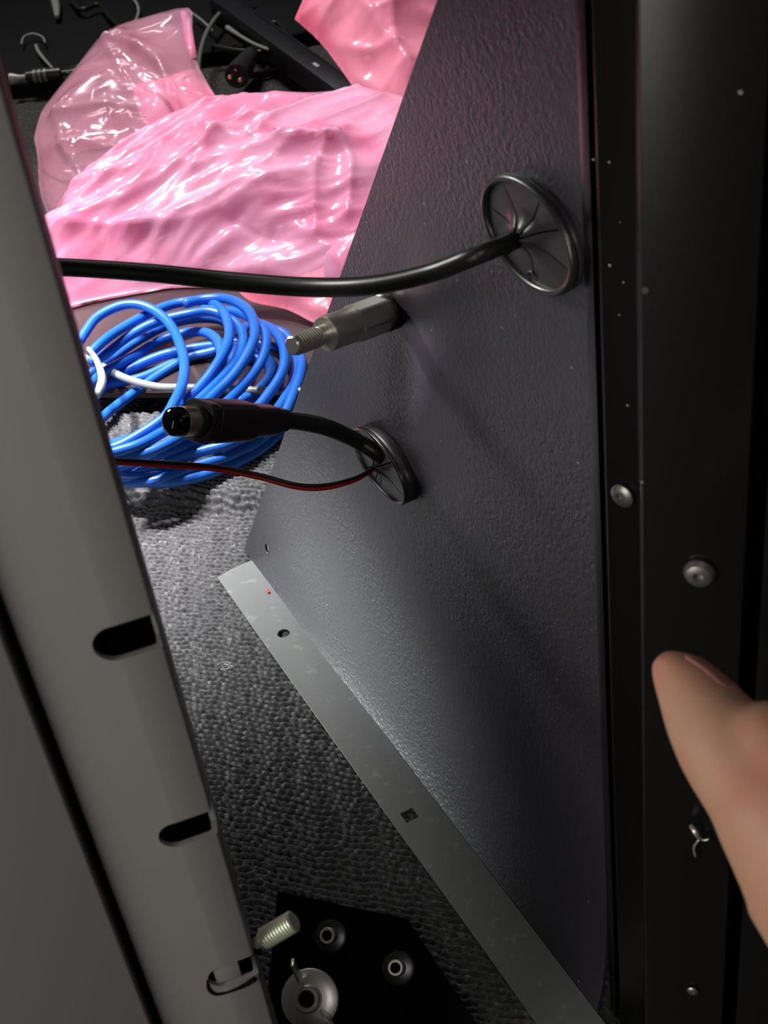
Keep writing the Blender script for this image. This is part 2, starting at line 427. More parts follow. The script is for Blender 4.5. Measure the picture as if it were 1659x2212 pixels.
outer = [at_z(467, 1248, ZF), at_z(700, 1560, ZF), at_z(885, 1830, ZF), at_z(1160, 2212, ZF)]
wd = float(np.mean([(p - PA) @ PN for p in outer]))
t0 = (outer[0] - PA) @ PU
me = bpy.data.meshes.new('flange'); TL = TEDGE + .02
vv = []; ff = []; nseg = 30
for i in range(nseg + 1):
    t = (TL) * i / nseg
    for q in (0.0002, .004, wd * .5, wd):
        tt = t if i else (0 if q < wd * .7 else t0) 
        vv.append(PA + PU * tt + PN * q)
for i in range(nseg):
    for j in range(3): a = i*4+j; ff.append((a, a+1, a+5, a+4))
flange = pydata('flange', vv, ff, MT['flange'], panel)
s = flange.modifiers.new('s', 'SOLIDIFY'); s.thickness = .0014; s.offset = 1 if flange.data.polygons[0].normal.z < 0 else -1
cuts = [hole_cutter(at_z(613, 1368, ZF), UP, .0034, .01)]
sqc = at_z(885, 1761, ZF)
x_, y_, a_ = frame_of(UP); rot = math.atan2(PU @ y_, PU @ x_) + math.pi/4
cuts.append(hole_cutter(sqc, UP, .0046, .01, square=1., rot=rot))
for c in cuts:
    b = flange.modifiers.new('c', 'BOOLEAN'); b.operation = 'DIFFERENCE'; b.object = c; b.solver = 'EXACT'
bake(flange)
for c in cuts: bpy.data.objects.remove(c)
auto_smooth(flange, 30); flange['label'] = 'grey foot flange with reflected light put into its colour'

# ------------------------------------------------------------------ grommets (elliptical, let into the panel)
def grommet(name, c, pt, pside, ring_r, label, slits, cone, csz, protr=.0):
    """c centre px; pt / pside = px of top and side extremes, giving the two radii in the panel plane"""
    C = on_panel(*c, .002)
    rz = np.mean([abs((on_panel(*p, .002) - C) @ UP) for p in pt]); rt = np.mean([abs((on_panel(*p, .002) - C) @ PU) for p in pside])
    g = empty(name, C - PN * .002, label, 'grommet')
    v = []; f = []; n = 64; m = 12
    tilt = lambda th: 0.0
    P3 = lambda r, th, h: C + PU * rt * r * math.cos(th) + UP * rz * r * math.sin(th) + PN * h
    for i in range(n):
        th = 2*math.pi*i/n; cen = P3(1, th, .0008 + protr); rad = (P3(1.1, th, 0) - P3(1, th, 0)); rad /= np.linalg.norm(rad)
        for k in range(m):
            ph = 2*math.pi*k/m; v.append(cen + rad * math.cos(ph) * ring_r + PN * math.sin(ph) * ring_r * 1.1)
    for i in range(n):
        for k in range(m):
            i2, k2 = (i+1) % n, (k+1) % m; f.append((i*m+k, i*m+k2, i2*m+k2, i2*m+k))
    pydata('rim', v, f, MT['rubber'], g)
    # dark collar seated against the panel
    v = []; f = []
    for i in range(n):
        th = 2*math.pi*i/n
        for (r, h) in ((1.04, -.0035), (1.05, .0008 + protr), (.90, .0003 + protr), (.88, -.0035)): v.append(P3(r, th, h))
    for i in range(n):
        for k in range(4): i2, k2 = (i+1) % n, (k+1) % 4; f.append((i*4+k, i*4+k2, i2*4+k2, i2*4+k))
    pydata('collar', v, f, MT['rubber_soft'], g)
    v = [P3(0, 0, -.0012)]; f = []
    for i in range(n): v.append(P3(.93, 2*math.pi*i/n, -.0012))
    for i in range(n): f.append((0, 1+i, 1+(i+1) % n))
    pydata('dark_fill', v, f, MT['dark_fill'], g)  # black disc painted as the shade behind the slits
    # rubber petals between the slits
    sl = sorted(slits); ns = len(sl)
    for q in range(ns):
        a0, a1 = sl[q], sl[(q+1) % ns]
        if a1 <= a0: a1 += 2*math.pi
        v = []; f = []; nr, na = 10, max(5, int((a1-a0)/.12)); lift = random.uniform(.7, 1.15)
        for layer in (0, 1):
            for i in range(nr + 1):
                r = csz + (.95 - csz) * i / nr
                gap = .016 / max(r, .1) * (1 if r < .80 else max(0, (.95 - r) / .15))
                for j in range(na + 1):
                    th = a0 + gap + (a1 - a0 - 2*gap) * j / na
                    h = .0008 + protr * .9 + cone * lift * max(0, 1 - r/.55) ** 2 - layer * .0007 + .0003 * math.sin(math.pi*j/na) * (1-r)
                    v.append(P3(r, th, h))
        k = (nr+1)*(na+1)
        for i in range(nr):
            for j in range(na):
                a = i*(na+1)+j; f.append((a, a+1, a+na+2, a+na+1)); f.append((k+a, k+a+na+1, k+a+na+2, k+a+1))
        for i in range(nr):
            for j in (0, na): a = i*(na+1)+j; f.append((a, a+na+1, k+a+na+1, k+a))
        for j in range(na):
            for i in (0, nr): a = i*(na+1)+j; f.append((a, a+1, k+a+1, k+a))
        auto_smooth(pydata('petal', v, f, MT['rubber_soft'], g), 50)
    return g, C, P3, rt, rz
def ang_on(C, rt, rz, x, y):
    p = on_panel(x, y, .002) - C; return math.atan2((p @ UP)/rz, (p @ PU)/rt) % (2*math.pi)
cL = (1147, 505); CL = on_panel(*cL, .002)
slL = [ang_on(CL, .024, .0188, *p) for p in ((1075, 452), (1113, 430), (1168, 430), (1205, 488), (1222, 575), (1160, 600), (1080, 590), (1075, 520))]
gL, CL, PL3, rtL, rzL = grommet('cable_grommet', cL, [(1100, 376), (1190, 640)], [(1055, 498), (1238, 515)], .0013,
    'larger black rubber grommet with the thick cable through it, beside the panel edge', slL, .006, .10)
cS = (834, 1000); CS = on_panel(*cS, .004)
slS = [ang_on(CS, .024, .016, *p) for p in ((866, 987), (812, 925), (800, 958), (826, 1065), (848, 1072), (875, 1040), (790, 1015))]
gS, CS, PS3, rtS, rzS = grommet('cable_grommet', cS, [(811, 926), (860, 1074)], [(783, 979), (884, 1020)], .0010,
    'smaller black rubber grommet with round-plug cable and red-black wire through it', slS, .004, .08, protr=.002)
# moulded mark on the large grommet's lower petal
pm = on_panel(1149, 600, .0032)
v, f = tube_data([pm + PU*.0022*math.cos(a) + UP*.0018*math.sin(a) for a in np.linspace(0, 5.2, 16)], .00028, 6)
pydata('moulded_mark', v, f, MT['rubber'], gL)

# ------------------------------------------------------------------ right post
pr = lambda x, y, r: plan(x, y, r)
RP_ = float(np.linalg.norm(on_panel(1284, 1100)[:2]))
P0 = on_panel(1283, 1100)[:2]
post_pts = [P0 + PN[:2]*.0005, on_panel(1290, 1100)[:2] + PN[:2]*.0006, pr(1298, 1100, RP_*.985), pr(1303, 1100, RP_*1.0), pr(1311, 1100, RP_*.975)]
post_pts += [pr(1383, 1100, RP_*.955), pr(1388, 1100, .262), pr(1616, 1100, .258), pr(1622, 1100, .30), pr(1650, 1100, .31), pr(1656, 1100, .255), pr(1760, 1100, .255), pr(1765, 1100, .34)]
post = empty('rack_post', [*post_pts[6], 0], 'glossy black folded steel post running up the right side beside the thumb', 'metal post')
def cutp(c, ax, r): return hole_cutter(c, ax, r, .01)
pb = sheet_profile('post_sheet', post_pts, 0.0, .75, .0016, MT['post'], post, bev=.0013, side=-1.0)
fn = post_pts[7] - post_pts[6]; fn = np.array([fn[0], fn[1], 0]); fn /= np.linalg.norm(fn)
FN = np.cross(fn, UP); FN = FN if FN @ (CAM - at_r(1500, 1100, .26)) > 0 else -FN   # front face normal
def on_face(x, y, a, b, off=0.):
    u = np.array([*(b - a), 0]); u /= np.linalg.norm(u); n = np.cross(u, UP); A0 = np.array([*a, 0])
    if n @ (CAM - A0) < 0: n = -n
    r = ray(x, y); return CAM + r * ((A0 + n*off - CAM) @ n / (r @ n)), n
def screw(x, y, a, b, r, label, m='screw', dome=.5):
    p, n = on_face(x, y, a, b, .0005)
    o = empty('machine_screw', p, label, 'screw')
    prof = [(-.004, r*.5), (0, r*.5), (0, r), (r*.18, r), (r*dome*.8, r*.8), (r*dome, r*.5), (r*dome, r*.34), (r*dome*.4, r*.30), (r*dome*.4, .00005)]
    lathe('head', prof, p, n, MT[m], o, 28); return o
P2 = post_pts
screw(1512, 1236, P2[6], P2[7], .0038, 'bright button-head screw on the post face above the thumb', dome=.6)
screw(1346, 1070, P2[4], P2[5], .0036, 'dull half-shadowed screw on the narrow strip of the post', dome=.4)
screw(1497, 2140, P2[6], P2[7], .0018, 'tiny screw low on the post face near the bottom edge', dome=.5)
screw(1636, 1832, P2[10], P2[11], .0042, 'black button-head screw at the right edge below the thumb', 'rubber', dome=.5)
# torn cable-tie stub on the post face
p, n = on_face(1508, 1800, P2[6], P2[7], .001)
st_ = empty('clip_stub', p, 'small torn clip stub low on the post face under the thumb', 'clip')
q = lambda x, y, o=.0015: on_face(x, y, P2[6], P2[7], o)[0]
tube('barb', [q(1493, 1783), q(1503, 1797, .003), q(1512, 1812, .003)], [.0007, .0010, .0006], MT['nickel'], st_, 4, 8)
tube('barb', [q(1512, 1812), q(1500, 1830), q(1503, 1850)], .0004, MT['nickel'], st_, 4, 6)
tube('barb', [q(1510, 1810), q(1522, 1815), q(1532, 1812)], .0004, MT['nickel'], st_, 4, 6)
# dust flecks on the post
for k, (x, y, s_, a, b) in enumerate([(1318, 574, .0008, 4, 5), (1316, 350, .0007, 4, 5), (1282, 345, .0007, 4, 5), (1347, 610, .0005, 4, 5),
        (1338, 680, .0005, 4, 5), (1356, 876, .0007, 4, 5), (1600, 200, .0007, 6, 7), (1395, 628, .0005, 5, 6), (1388, 1042, .0005, 5, 6), (1340, 480, .0004, 4, 5)]):
    p, n = on_face(x, y, P2[a], P2[b], .0002)
    x_, y_, a_ = frame_of(n); rs = [s_*random.uniform(.3, .62) for _ in range(7)]
    v = [p + n*.0003] + [p + (x_*math.cos(i*.9)+y_*math.sin(i*.9))*rs[i] for i in range(7)]
    o = pydata('dust_speck', v, [(0, i+1, (i+1) % 7+1) for i in range(7)], MT['label'], post, False)

# rivet on the side panel, low
p = on_panel(958, 1645, .0)
rv = empty('panel_rivet', p, 'round black rivet low on the side panel above the flange', 'rivet')
lathe('head', [(-.002, .002), (0, .0042), (.0012, .0042), (.0022, .003), (.0026, .0015), (.0026, .00005)], p, PN, MT['bar'], rv)
p = on_panel(574, 1188, -.0003)
hb = empty('panel_screw', p, 'dark screw end seen inside the hole at the far foot of the panel', 'screw')
lathe('head', [(0, .0026), (.0015, .0026), (.002, .002), (.002, .0004)], p, PN, MT['nickel'], hb)
# red fleck at the fold and lint on the carpet
p = at_z(583, 1279, ZF)
o = box('red_fleck', p + UP*.0008 + PN*.0006, PU*.0011, PN*.0008, UP*.0004, MT['red'], bev=.0002)
tag(o, 'tiny bright red fleck caught in the fold of the flange', 'fleck')
lp = [at_z(x, y, .004) for x, y in ((470, 1436), (484, 1430), (498, 1433), (488, 1440), (478, 1446), (494, 1444), (503, 1440), (486, 1434))]
tag(tube('lint_thread', lp, .00022, MT['clear'], None, 5, 5), 'curl of white lint on the ribbed carpet', 'lint')

# ------------------------------------------------------------------ left rail (near the camera)
RL = .245
Qc = at_r(344, 1360, RL)
dirn = np.cross(UP, M @ np.array([0, 0, -1.])); dirn = -dirn                     # sideways, to the right
dirn[2] = 0; dirn /= np.linalg.norm(dirn)
ca, sa = math.cos(.16), math.sin(.16); fu = np.array([dirn[0]*ca - dirn[1]*sa, dirn[0]*sa + dirn[1]*ca, 0])
def face_pt(x, y):                                                          # plan point on the rail face
    r = ray(x, y)[:2]; nn = np.array([-fu[1], fu[0]]); return r * ((Qc[:2] @ nn) / (r @ nn))
L_edge = Qc[:2]; L_mid = face_pt(248, 1360); L_left = face_pt(30, 1360)
fwd2 = np.array([-fu[1], fu[0]]); fwd2 = fwd2 if fwd2[1] > 0 else -fwd2
rail_pts = [L_left + fwd2*.022, L_left, L_mid + fwd2*-.0009, L_edge, L_edge + fwd2*.012 + fu[:2]*.0006]
NF = -np.array([*fwd2, 0])
def on_rail(x, y, off=0.):
    r = ray(x, y); A0 = np.array([*L_edge, 0]); return CAM + r * ((A0 + NF*off - CAM) @ NF / (r @ NF))
def slot_cut(pl, pr_, hh):
    """stadium cutter: rounded left end, square right end"""
    a, b = on_rail(*pl), on_rail(*pr_); z = (a[2]+b[2])/2; a[2] = b[2] = z; v = []; n = 12
    prof = [a + fu*hh*(1-math.sin(t)) * 1.0 + UP*hh*math.cos(t) for t in np.linspace(0, math.pi, n)]
    e = b; prof += [e - UP*hh, e + UP*hh]
    k = len(prof); vs = [p - NF*.0045 for p in prof] + [p + NF*.006 for p in prof]
    f = [tuple(range(k))[::-1], tuple(range(k, 2*k))] + [(i, (i+1) % k, k+(i+1) % k, k+i) for i in range(k)]
    me = bpy.data.meshes.new('cut'); me.from_pydata([tuple(p) for p in vs], [], f)
    bm = bmesh.new(); bm.from_mesh(me); bmesh.ops.recalc_face_normals(bm, faces=bm.faces[:]); bm.to_mesh(me); bm.free()
    o = bpy.data.objects.new('cut', me); COL.objects.link(o); return o
rail = empty('rack_rail', [*L_edge, 0], 'dark grey steel rack rail with rounded slots, close on the left', 'metal rail')
cuts = [slot_cut((202, 1402), (341, 1356), .0050), slot_cut((344, 1812), (467, 1770), .0043), slot_cut((450, 2116), (553, 2080), .0043)]
sheet_profile('rail_sheet', rail_pts, 0.0, .8, .0015, MT['rail'], rail, bev=.0007, cutters=cuts, side=-1.0)
# black sheet behind the slots, its colour stands for shade inside the rail
box('slot_shade_sheet', np.array([*(L_edge - fu[:2]*.017 + fwd2*.019), .4]), fu*.016, fwd2.tolist()+[0] @ np.array([0]) if False else np.array([*fwd2, 0])*.0012, UP*.4, MT['dark_fill'], rail, .0003)
# cage clip in the lowest slot, with its rim
ck = empty('cage_clip', on_rail(500, 2088), 'grey spring clip sitting in the lowest rail slot, dark rim below', 'clip')
c0 = on_rail(491, 2098, -.0005)
box('tab', c0, fu*.0036, np.array([*fwd2, 0])*.0005, UP*.0037, MT['rail'], ck, .0004)
rim = [on_rail(x, y, .0006) for x, y in ((448, 2116), (452, 2136), (468, 2146), (500, 2139), (530, 2127), (552, 2114))]
tube('rim', rim, [.0003, .0006, .0007, .0006, .0008, .0008], MT['dark_fill'], ck, 6, 8)
# bolt out of the return lip
rb = ray(560, 2034); lip = np.array([*(L_edge + fwd2*.006), 0]); b0 = CAM + rb*(math.hypot(lip[0], lip[1])/math.hypot(rb[0], rb[1])); b1 = at_d(636, 1989, np.linalg.norm(b0 - CAM)*.985)
bo = empty('threaded_bolt', b0, 'short zinc threaded bolt sticking out of the left rail at the bottom', 'bolt')
ax = b1 - b0; Lb = np.linalg.norm(ax); prof = [(-.004, .0017), (Lb*.10, .0017), (Lb*.10, .0024)]
for i in range(11): t = Lb*(.12 + .86*i/11); prof += [(t, .0022), (t + Lb*.024, .0022), (t + Lb*.040, .0032), (t + Lb*.060, .0032)]
prof += [(Lb, .0026), (Lb, .0001)]
lathe('shank', prof, b0, ax, MT['zinc'], bo, 24, ang=25)
lathe('lock_nut', [(-.006, .0001), (-.006, .0026), (-.0015, .0028), (-.0015, .0012)], b0, ax, MT['dark_fill'], bo, 20)
# enclosure side left of the rail; unseen stretch lengthened to block the room light
Lg = [face_pt(-10, 1360) - fwd2*.002, face_pt(-4200, 1360) + fwd2*.01]
Lg = [Lg[0] + fwd2*.02, Lg[0], Lg[1]]
ls = sheet_profile('enclosure_side', Lg, 0.0, .8, .0015, MT['side'], None, bev=.0008, side=-1.0)
tag(ls, 'dark grey enclosure side past the groove at the far left bottom', 'metal panel')

# ------------------------------------------------------------------ kick plate with studs and wing nut
kc = at_z(760, 2110, .045)
tv = CAM - kc; tv /= np.linalg.norm(tv)
cx = M[:, 0]; th = -.22
kn = tv * math.cos(th) + cx * math.sin(th); kn /= np.linalg.norm(kn)
kx, ky, _ = frame_of(kn)
kp = empty('threaded_stud_0', kc, '', '')
bpy.data.objects.remove(kp)
def on_kick(x, y, off=0.):
    r = ray(x, y); return CAM + r * ((kc + kn*off - CAM) @ kn / (r @ kn))
cnr = [on_kick(600, 1925), on_kick(880, 1985), on_kick(1080, 2290), on_kick(560, 2330)]
vs = cnr + [c - kn*.002 for c in cnr]
o = pydata('foot_plate', vs, [(0, 1, 2, 3), (7, 6, 5, 4), (0, 4, 5, 1), (1, 5, 6, 2), (2, 6, 7, 3), (3, 7, 4, 0)], MT['plate'], None, False)  # added plate for the studs, black to merge with the shaded floor
tag(o, 'added black foot plate with floor shade put into its colour carrying the two hollow studs and the wing nut', 'metal plate')
def stud(x, y, label):
    c = on_kick(x, y, 0); g = empty('hollow_stud', c, label, 'stud')
    lathe('base_collar', [(0, .0062), (.0012, .0062), (.0016, .0052), (.0016, .001)], c, kn, MT['rubber'], g, 28)
    lathe('barrel', [(0, .0031), (.0065, .0031), (.007, .0028), (.007, .0020), (.003, .0018), (.003, .0001)], c, kn, MT['nickel'], g, 28)
    lathe('bore_shade', [(.0058, .0001), (.0058, .0019), (.006, .0019), (.006, .0001)], c, kn, MT['dark_fill'], g, 20)  # black disc standing for the shade inside the barrel
    return g
stud(716, 2022, 'hollow threaded stud on the foot plate nearer the zinc bolt')
stud(862, 2091, 'hollow threaded stud on the foot plate farther right, beside the flange')
c = on_kick(671, 2158); wn = empty('wing_nut', c, 'steel wing nut with round flange washer at the bottom edge', 'wing nut')
lathe('washer', [(0, .0112), (.0011, .0112), (.0015, .0105), (.0022, .0062), (.0022, .001)], c, kn, MT['steel'], wn, 48)
lathe('hub', [(.0015, .0053), (.0055, .005), (.0062, .0046), (.0062, .0032), (.001, .0031), (.001, .0001)], c, kn, MT['steel'], wn, 32)
lathe('bore_shade', [(.0040, .0001), (.0040, .0032), (.0042, .0032), (.0042, .0001)], c, kn, MT['dark_fill'], wn, 24)  # black disc, shade of the nut's hole put into colour
for s_, (tx, ty, mx_, my_) in ((1, (632, 2078, 650, 2120)), (-1, (714, 2212, 700, 2188))):
    a_ = on_kick(mx_, my_, .004); b_ = on_kick(tx, ty, .012); dd = b_ - a_; sd = np.cross(dd, kn); sd /= np.linalg.norm(sd)
    box('wing', (a_+b_)/2, dd/2, sd*.0008, np.cross(sd, dd)/np.linalg.norm(dd)*.0022, MT['steel'], wn, .0006)

# ------------------------------------------------------------------ steel standoff on the panel
b0 = on_panel(842, 672, 0); b1 = b0 + PN * .034
tipd = at_d(630, 748, 1)  # direction of the tip
r = ray(630, 748); A = np.array([[1, -(r @ PN)], [r @ PN, -1]])
dmid = np.linalg.norm(b0 - CAM)
dbest = min(np.linspace(.3, dmid*.99, 600), key=lambda d: abs(np.linalg.norm(at_d(630, 748, d) - b0) - .050))
b1 = at_d(630, 748, dbest); ax = b1 - b0; LS = np.linalg.norm(ax)
so = empty('threaded_standoff', b0, 'shiny steel hex standoff with threaded tip projecting from the panel', 'standoff')
U_ = 1
pxmm = .00016
lathe('seat_ring', [(-.006, .0066), (.001, .0069), (LS*.06, .0068), (LS*.07, .006)], b0, ax, MT['rubber'], so, 40)
lathe('hex_body', [(LS*.05, .0060), (LS*.10, .0067), (LS*.10, .0067), (LS*.40, .0067), (LS*.40, .0061)], b0, ax, MT['steel'], so, 72, sq=hexr, ang=12)
lathe('round_shoulder', [(LS*.38, .0061), (LS*.66, .0061), (LS*.675, .0058), (LS*.675, .0008)], b0, ax, MT['steel'], so, 48)
prof = [(LS*.64, .0033), (LS*.74, .0033)]
for i in range(9): t = LS*(.75 + .22*i/9); prof += [(t, .0026), (t + LS*.008, .0026), (t + LS*.012, .0036), (t + LS*.020, .0036)]
prof += [(LS*.975, .0035), (LS*.99, .0033), (LS, .0028), (LS, .0001)]
lathe('threaded_rod', prof, b0, ax, MT['steel'], so, 24, sq=lambda th, p: 1.0 if p[0] < LS*.745 else 1 - .05*(math.sin(th*8) > .2), ang=22)

# ------------------------------------------------------------------ thick black cable
dg = np.linalg.norm(CL - CAM)
P = [PL3(0, 0, -.012), PL3(0, 0, .001)]
P += [at_d(1040, 548, .372), at_d(930, 590, .385), at_d(800, 617, .40), at_d(660, 620, .42), at_d(500, 608, .435), at_d(330, 590, .445), at_d(150, 578, .455), at_d(0, 575, .46), at_d(-160, 590, .46)]
P[0] = CL - PN*.015 + (CL - at_d(1040, 548, .372))*.1
P[1] = on_panel(1130, 512, .003)
tag(tube('power_cable', P, [.0026, .0026, .0026, .00265, .0028, .0030, .0030, .0029, .0029, .0029, .0029], MT['cable'], None, 10, 20),
    'thick black cable crossing from the left rail into the larger grommet', 'cable')

# ------------------------------------------------------------------ round plug and its cable
gd = np.linalg.norm(on_panel(825, 985) - CAM)
d1 = gd * .955; d2 = gd * .93; d3 = gd*.90
pc = [on_panel(850, 1005, -.01), on_panel(828, 988, .003), at_d(775, 955, gd*.975), at_d(710, 925, gd*.955), at_d(655, 912, gd*.945), at_d(600, 906, gd*.935)]
dp = empty('round_plug', at_d(480, 905, d3), 'black moulded plug with round metal shell pointing left, on a short cable', 'plug')
mmpx = gd*.92/FPX
tube('cord', pc, [19*mmpx, 19*mmpx, 19*mmpx, 20*mmpx, 20*mmpx, 20*mmpx], MT['cable'], dp, 10, 16)
A0, A1 = at_d(612, 906, gd*.94), at_d(372, 911, gd*.86)
ax = A1 - A0; LA = np.linalg.norm(ax); k = gd*.9/FPX
sqr = lambda th, p: 1.0/((abs(math.cos(th))**4 + abs(math.sin(th))**4)**.25) 
lathe('strain_relief', [(0, 19*k), (LA*.005, 25*k), (LA*.06, 27*k), (LA*.10, 29*k), (LA*.12, 32*k), (LA*.34, 36*k), (LA*.36, 39*k)], A0, ax, MT['plug'], dp, 40, sq=sqr, ang=28, rot=.1)
lathe('body', [(LA*.34, 36*k), (LA*.35, 40*k), (LA*.40, 42*k), (LA*.68, 44*k), (LA*.70, 43*k), (LA*.705, 41*k), (LA*.72, 41*k), (LA*.725, 44*k), (LA*.78, 45*k), (LA*.79, 43*k), (LA*.79, 30*k)], A0, ax, MT['plug'], dp, 48, sq=sqr, ang=28, rot=.1)
lathe('collar', [(LA*.74, 36*k), (LA*.82, 36*k), (LA*.83, 34*k), (LA*.83, 20*k)], A0, ax, MT['plug'], dp, 40)
lathe('metal_shell', [(LA*.80, 31*k), (LA*.93, 32*k), (LA*.94, 30*k), (LA*.94, 20*k)], A0, ax, MT['nickel'], dp, 40)
lathe('insert', [(LA*.90, 30*k), (LA*.97, 31.5*k), (LA*1.0, 29*k), (LA*1.02, 22*k), (LA*1.03, 10*k), (LA*1.03, .0001)], A0, ax, MT['lens'], dp, 40)

# ------------------------------------------------------------------ red and black twin wire
wp = [(822, 1000, 1.0), (800, 1018, .985), (760, 1038, .96), (700, 1052, .95), (640, 1050, .945), (560, 1029, .945), (470, 1012, .945), (370, 1004, .945), (250, 997, .945), (120, 992, .945)]
gw = np.linalg.norm(on_panel(820, 1003) - CAM)
wr = empty('twin_wire', on_panel(820, 1003), 'thin red and black twin wire sagging from the smaller grommet to the rail', 'wire')
for nm, dy, m in (('black_strand', -3.6, 'cable'), ('red_strand', 3.4, 'red')):
    pts = [at_d(x, y + dy*min(1, .25 + i*.25), gw*q) for i, (x, y, q) in enumerate(wp)]
    tube(nm, pts, [.0004] + [.00078]*(len(wp)-1), MT[m], wr, 8, 10)

# ------------------------------------------------------------------ board and bags behind
def slab(name, px, z0, th, m, label, cat):
    top = [at_z(x, y, z0 + th) for x, y in px]; n = len(top)
    bm = bmesh.new(); a = [bm.verts.new(V(p)) for p in top]; b = [bm.verts.new(V(p - UP*th)) for p in top]
    bm.faces.new(a); bm.faces.new(b[::-1])
    for i in range(n): bm.faces.new((a[i], a[(i+1) % n], b[(i+1) % n], b[i]))
    bmesh.ops.recalc_face_normals(bm, faces=bm.faces[:])
    bmesh.ops.bevel(bm, geom=bm.edges[:], offset=.001, segments=2, affect='EDGES')
    o = bm_link(name, bm, m); return tag(auto_smooth(o, 40), label, cat)
slab('dark_board', [(60, 560), (800, 560), (760, 835), (640, 850), (420, 845), (60, 845)], .012, .006, MT['board'],
     'dark brown board lying under the blue coil and pink bags', 'board')

def dist_seg(P, a, b):
    ab = b - a; t = np.clip(((P - a) @ ab) / (ab @ ab), 0, 1); q = a + t[:, None]*ab; return np.linalg.norm(P - q, axis=1), q
def bag(name, outline, plane_pt, normal, step, inflate, creases, m, noise_amp, seed, rear=.35, parent=None):
    """a closed film bag: pixel outline laid on its own plane, both skins blown up and creased"""
    n = np.array(normal, float); n /= np.linalg.norm(n); P0 = np.array(plane_pt)
    def onp(x, y): r = ray(x, y); return CAM + r*((P0 - CAM) @ n / (r @ n))
    ex = np.cross(UP, n); ex /= np.linalg.norm(ex); ey = np.cross(n, ex)
    to2 = lambda p: np.array([(p - P0) @ ex, (p - P0) @ ey])
    poly = np.array([to2(onp(*q)) for q in outline])
    pl = catmull([*poly, poly[0]], 3)[:-1]; 
    poly = np.array(pl)
    lo, hi = poly.min(0), poly.max(0)
    gx = np.arange(lo[0], hi[0]+step, step); gy = np.arange(lo[1], hi[1]+step, step); X, Y = np.meshgrid(gx, gy)
    Q = np.stack([X.ravel(), Y.ravel()], 1)
    inside = np.zeros(len(Q), bool); k = len(poly)
    dmin = np.full(len(Q), 1e9); near = Q.copy()
    for i in range(k):
        a, b = poly[i], poly[(i+1) % k]
        cond = ((a[1] > Q[:, 1]) != (b[1] > Q[:, 1])) & (Q[:, 0] < (b[0]-a[0])*(Q[:, 1]-a[1])/(b[1]-a[1]+1e-12)+a[0]); inside ^= cond
        d, q = dist_seg(Q, a, b); u = d < dmin; dmin[u] = d[u]; near[u] = q[u]
    idx = np.arange(len(Q)).reshape(X.shape); ins = inside.reshape(X.shape)
    cell = (ins[:-1, :-1].astype(int)+ins[1:, :-1]+ins[:-1, 1:]+ins[1:, 1:]) >= 1
    out = ~inside; Q[out] = near[out]; dmin[out] = 0
    F = np.stack([idx[:-1, :-1][cell], idx[:-1, 1:][cell], idx[1:, 1:][cell], idx[1:, :-1][cell]], 1)
    h = inflate * (1 - np.exp(-dmin/(inflate*.9)))
    env = np.clip(dmin/.02, 0, 1)
    for (pts, amp, wdt) in creases:
        cc = [to2(onp(*p)) for p in pts]; d = np.full(len(Q), 1e9)
        cc = catmull(cc, 5) if len(cc) > 2 else cc
        for a, b in zip(cc[:-1], cc[1:]):
            if np.linalg.norm(b - a) < 1e-6: continue
            dd, _ = dist_seg(Q, a, b); d = np.minimum(d, dd)
        h += amp*np.exp(-(d/wdt))*env
    for i in np.nonzero(inside)[0]:
        x, y = Q[i]; an = -.35 + 1.1*noise.noise((x*5+seed, y*5, seed)); c_, s_ = math.cos(an), math.sin(an)
        u_, v_ = x*c_ - y*s_, x*s_ + y*c_
        s1 = noise.noise((u_*5+seed, v_*27, seed)); s2 = noise.noise((u_*12, v_*62+seed, seed*2)); s3 = noise.noise((u_*28, v_*120, seed*3)); w_ = .5 + noise.noise((x*11, y*11+seed, 4))
        h[i] += noise_amp*env[i]*((.5-abs(s1))*1.5 + (.4-abs(s2))*1.0*w_ + (.3-abs(s3))*.45*w_ - .7)
    used = np.unique(F); remap = np.zeros(len(Q), int); remap[used] = np.arange(len(used)); F = remap[F]
    base = P0 + Q[used, 0][:, None]*ex + Q[used, 1][:, None]*ey; hh = h[used][:, None]; dm = dmin[used]
    front = base + n*np.maximum(hh, .0006); back = base - n*(hh*rear + .0003)
    front[:, 2] = np.maximum(front[:, 2], .0215); back[:, 2] = np.maximum(back[:, 2], .0195)
    nvt = len(front); Fb = F[:, ::-1] + nvt
    o = pydata(name, np.vstack([front, back]), [tuple(map(int, q)) for q in F] + [tuple(map(int, q)) for q in Fb], m, parent)
    return o
tocam = -(M @ np.array([0, 0, -1.]))
nB = tocam*.6 + UP*.8
# main mound
pB = at_z(450, 470, .045)
crB = [([(120, 500), (250, 380), (400, 280), (600, 235), (790, 215)], .012, .012), ([(150, 560), (330, 490), (470, 380), (560, 320)], .010, .012),
       ([(300, 560), (480, 500), (640, 410), (700, 380)], .010, .014), ([(440, 350), (520, 375), (600, 390), (740, 400)], .008, .006),
       ([(560, 385), (600, 330), (680, 270), (780, 240)], .008, .007), ([(620, 400), (720, 330), (830, 270)], .009, .009),
       ([(740, 380), (770, 430), (760, 520)], .008, .008), ([(760, 350), (700, 440), (690, 560)], .006, .007),
       ([(180, 560), (420, 540), (600, 470), (700, 440)], .007, .008), ([(370, 380), (330, 470), (200, 520)], .006, .006),
       ([(440, 440), (470, 380), (455, 330)], .005, .005), ([(250, 440), (330, 410), (420, 330)], .005, .006),
       ([(650, 540), (740, 590)], .006, .008), ([(500, 530), (640, 560), (760, 560)], -.006, .010), ([(300, 600), (560, 610), (720, 640)], .006, .008)]
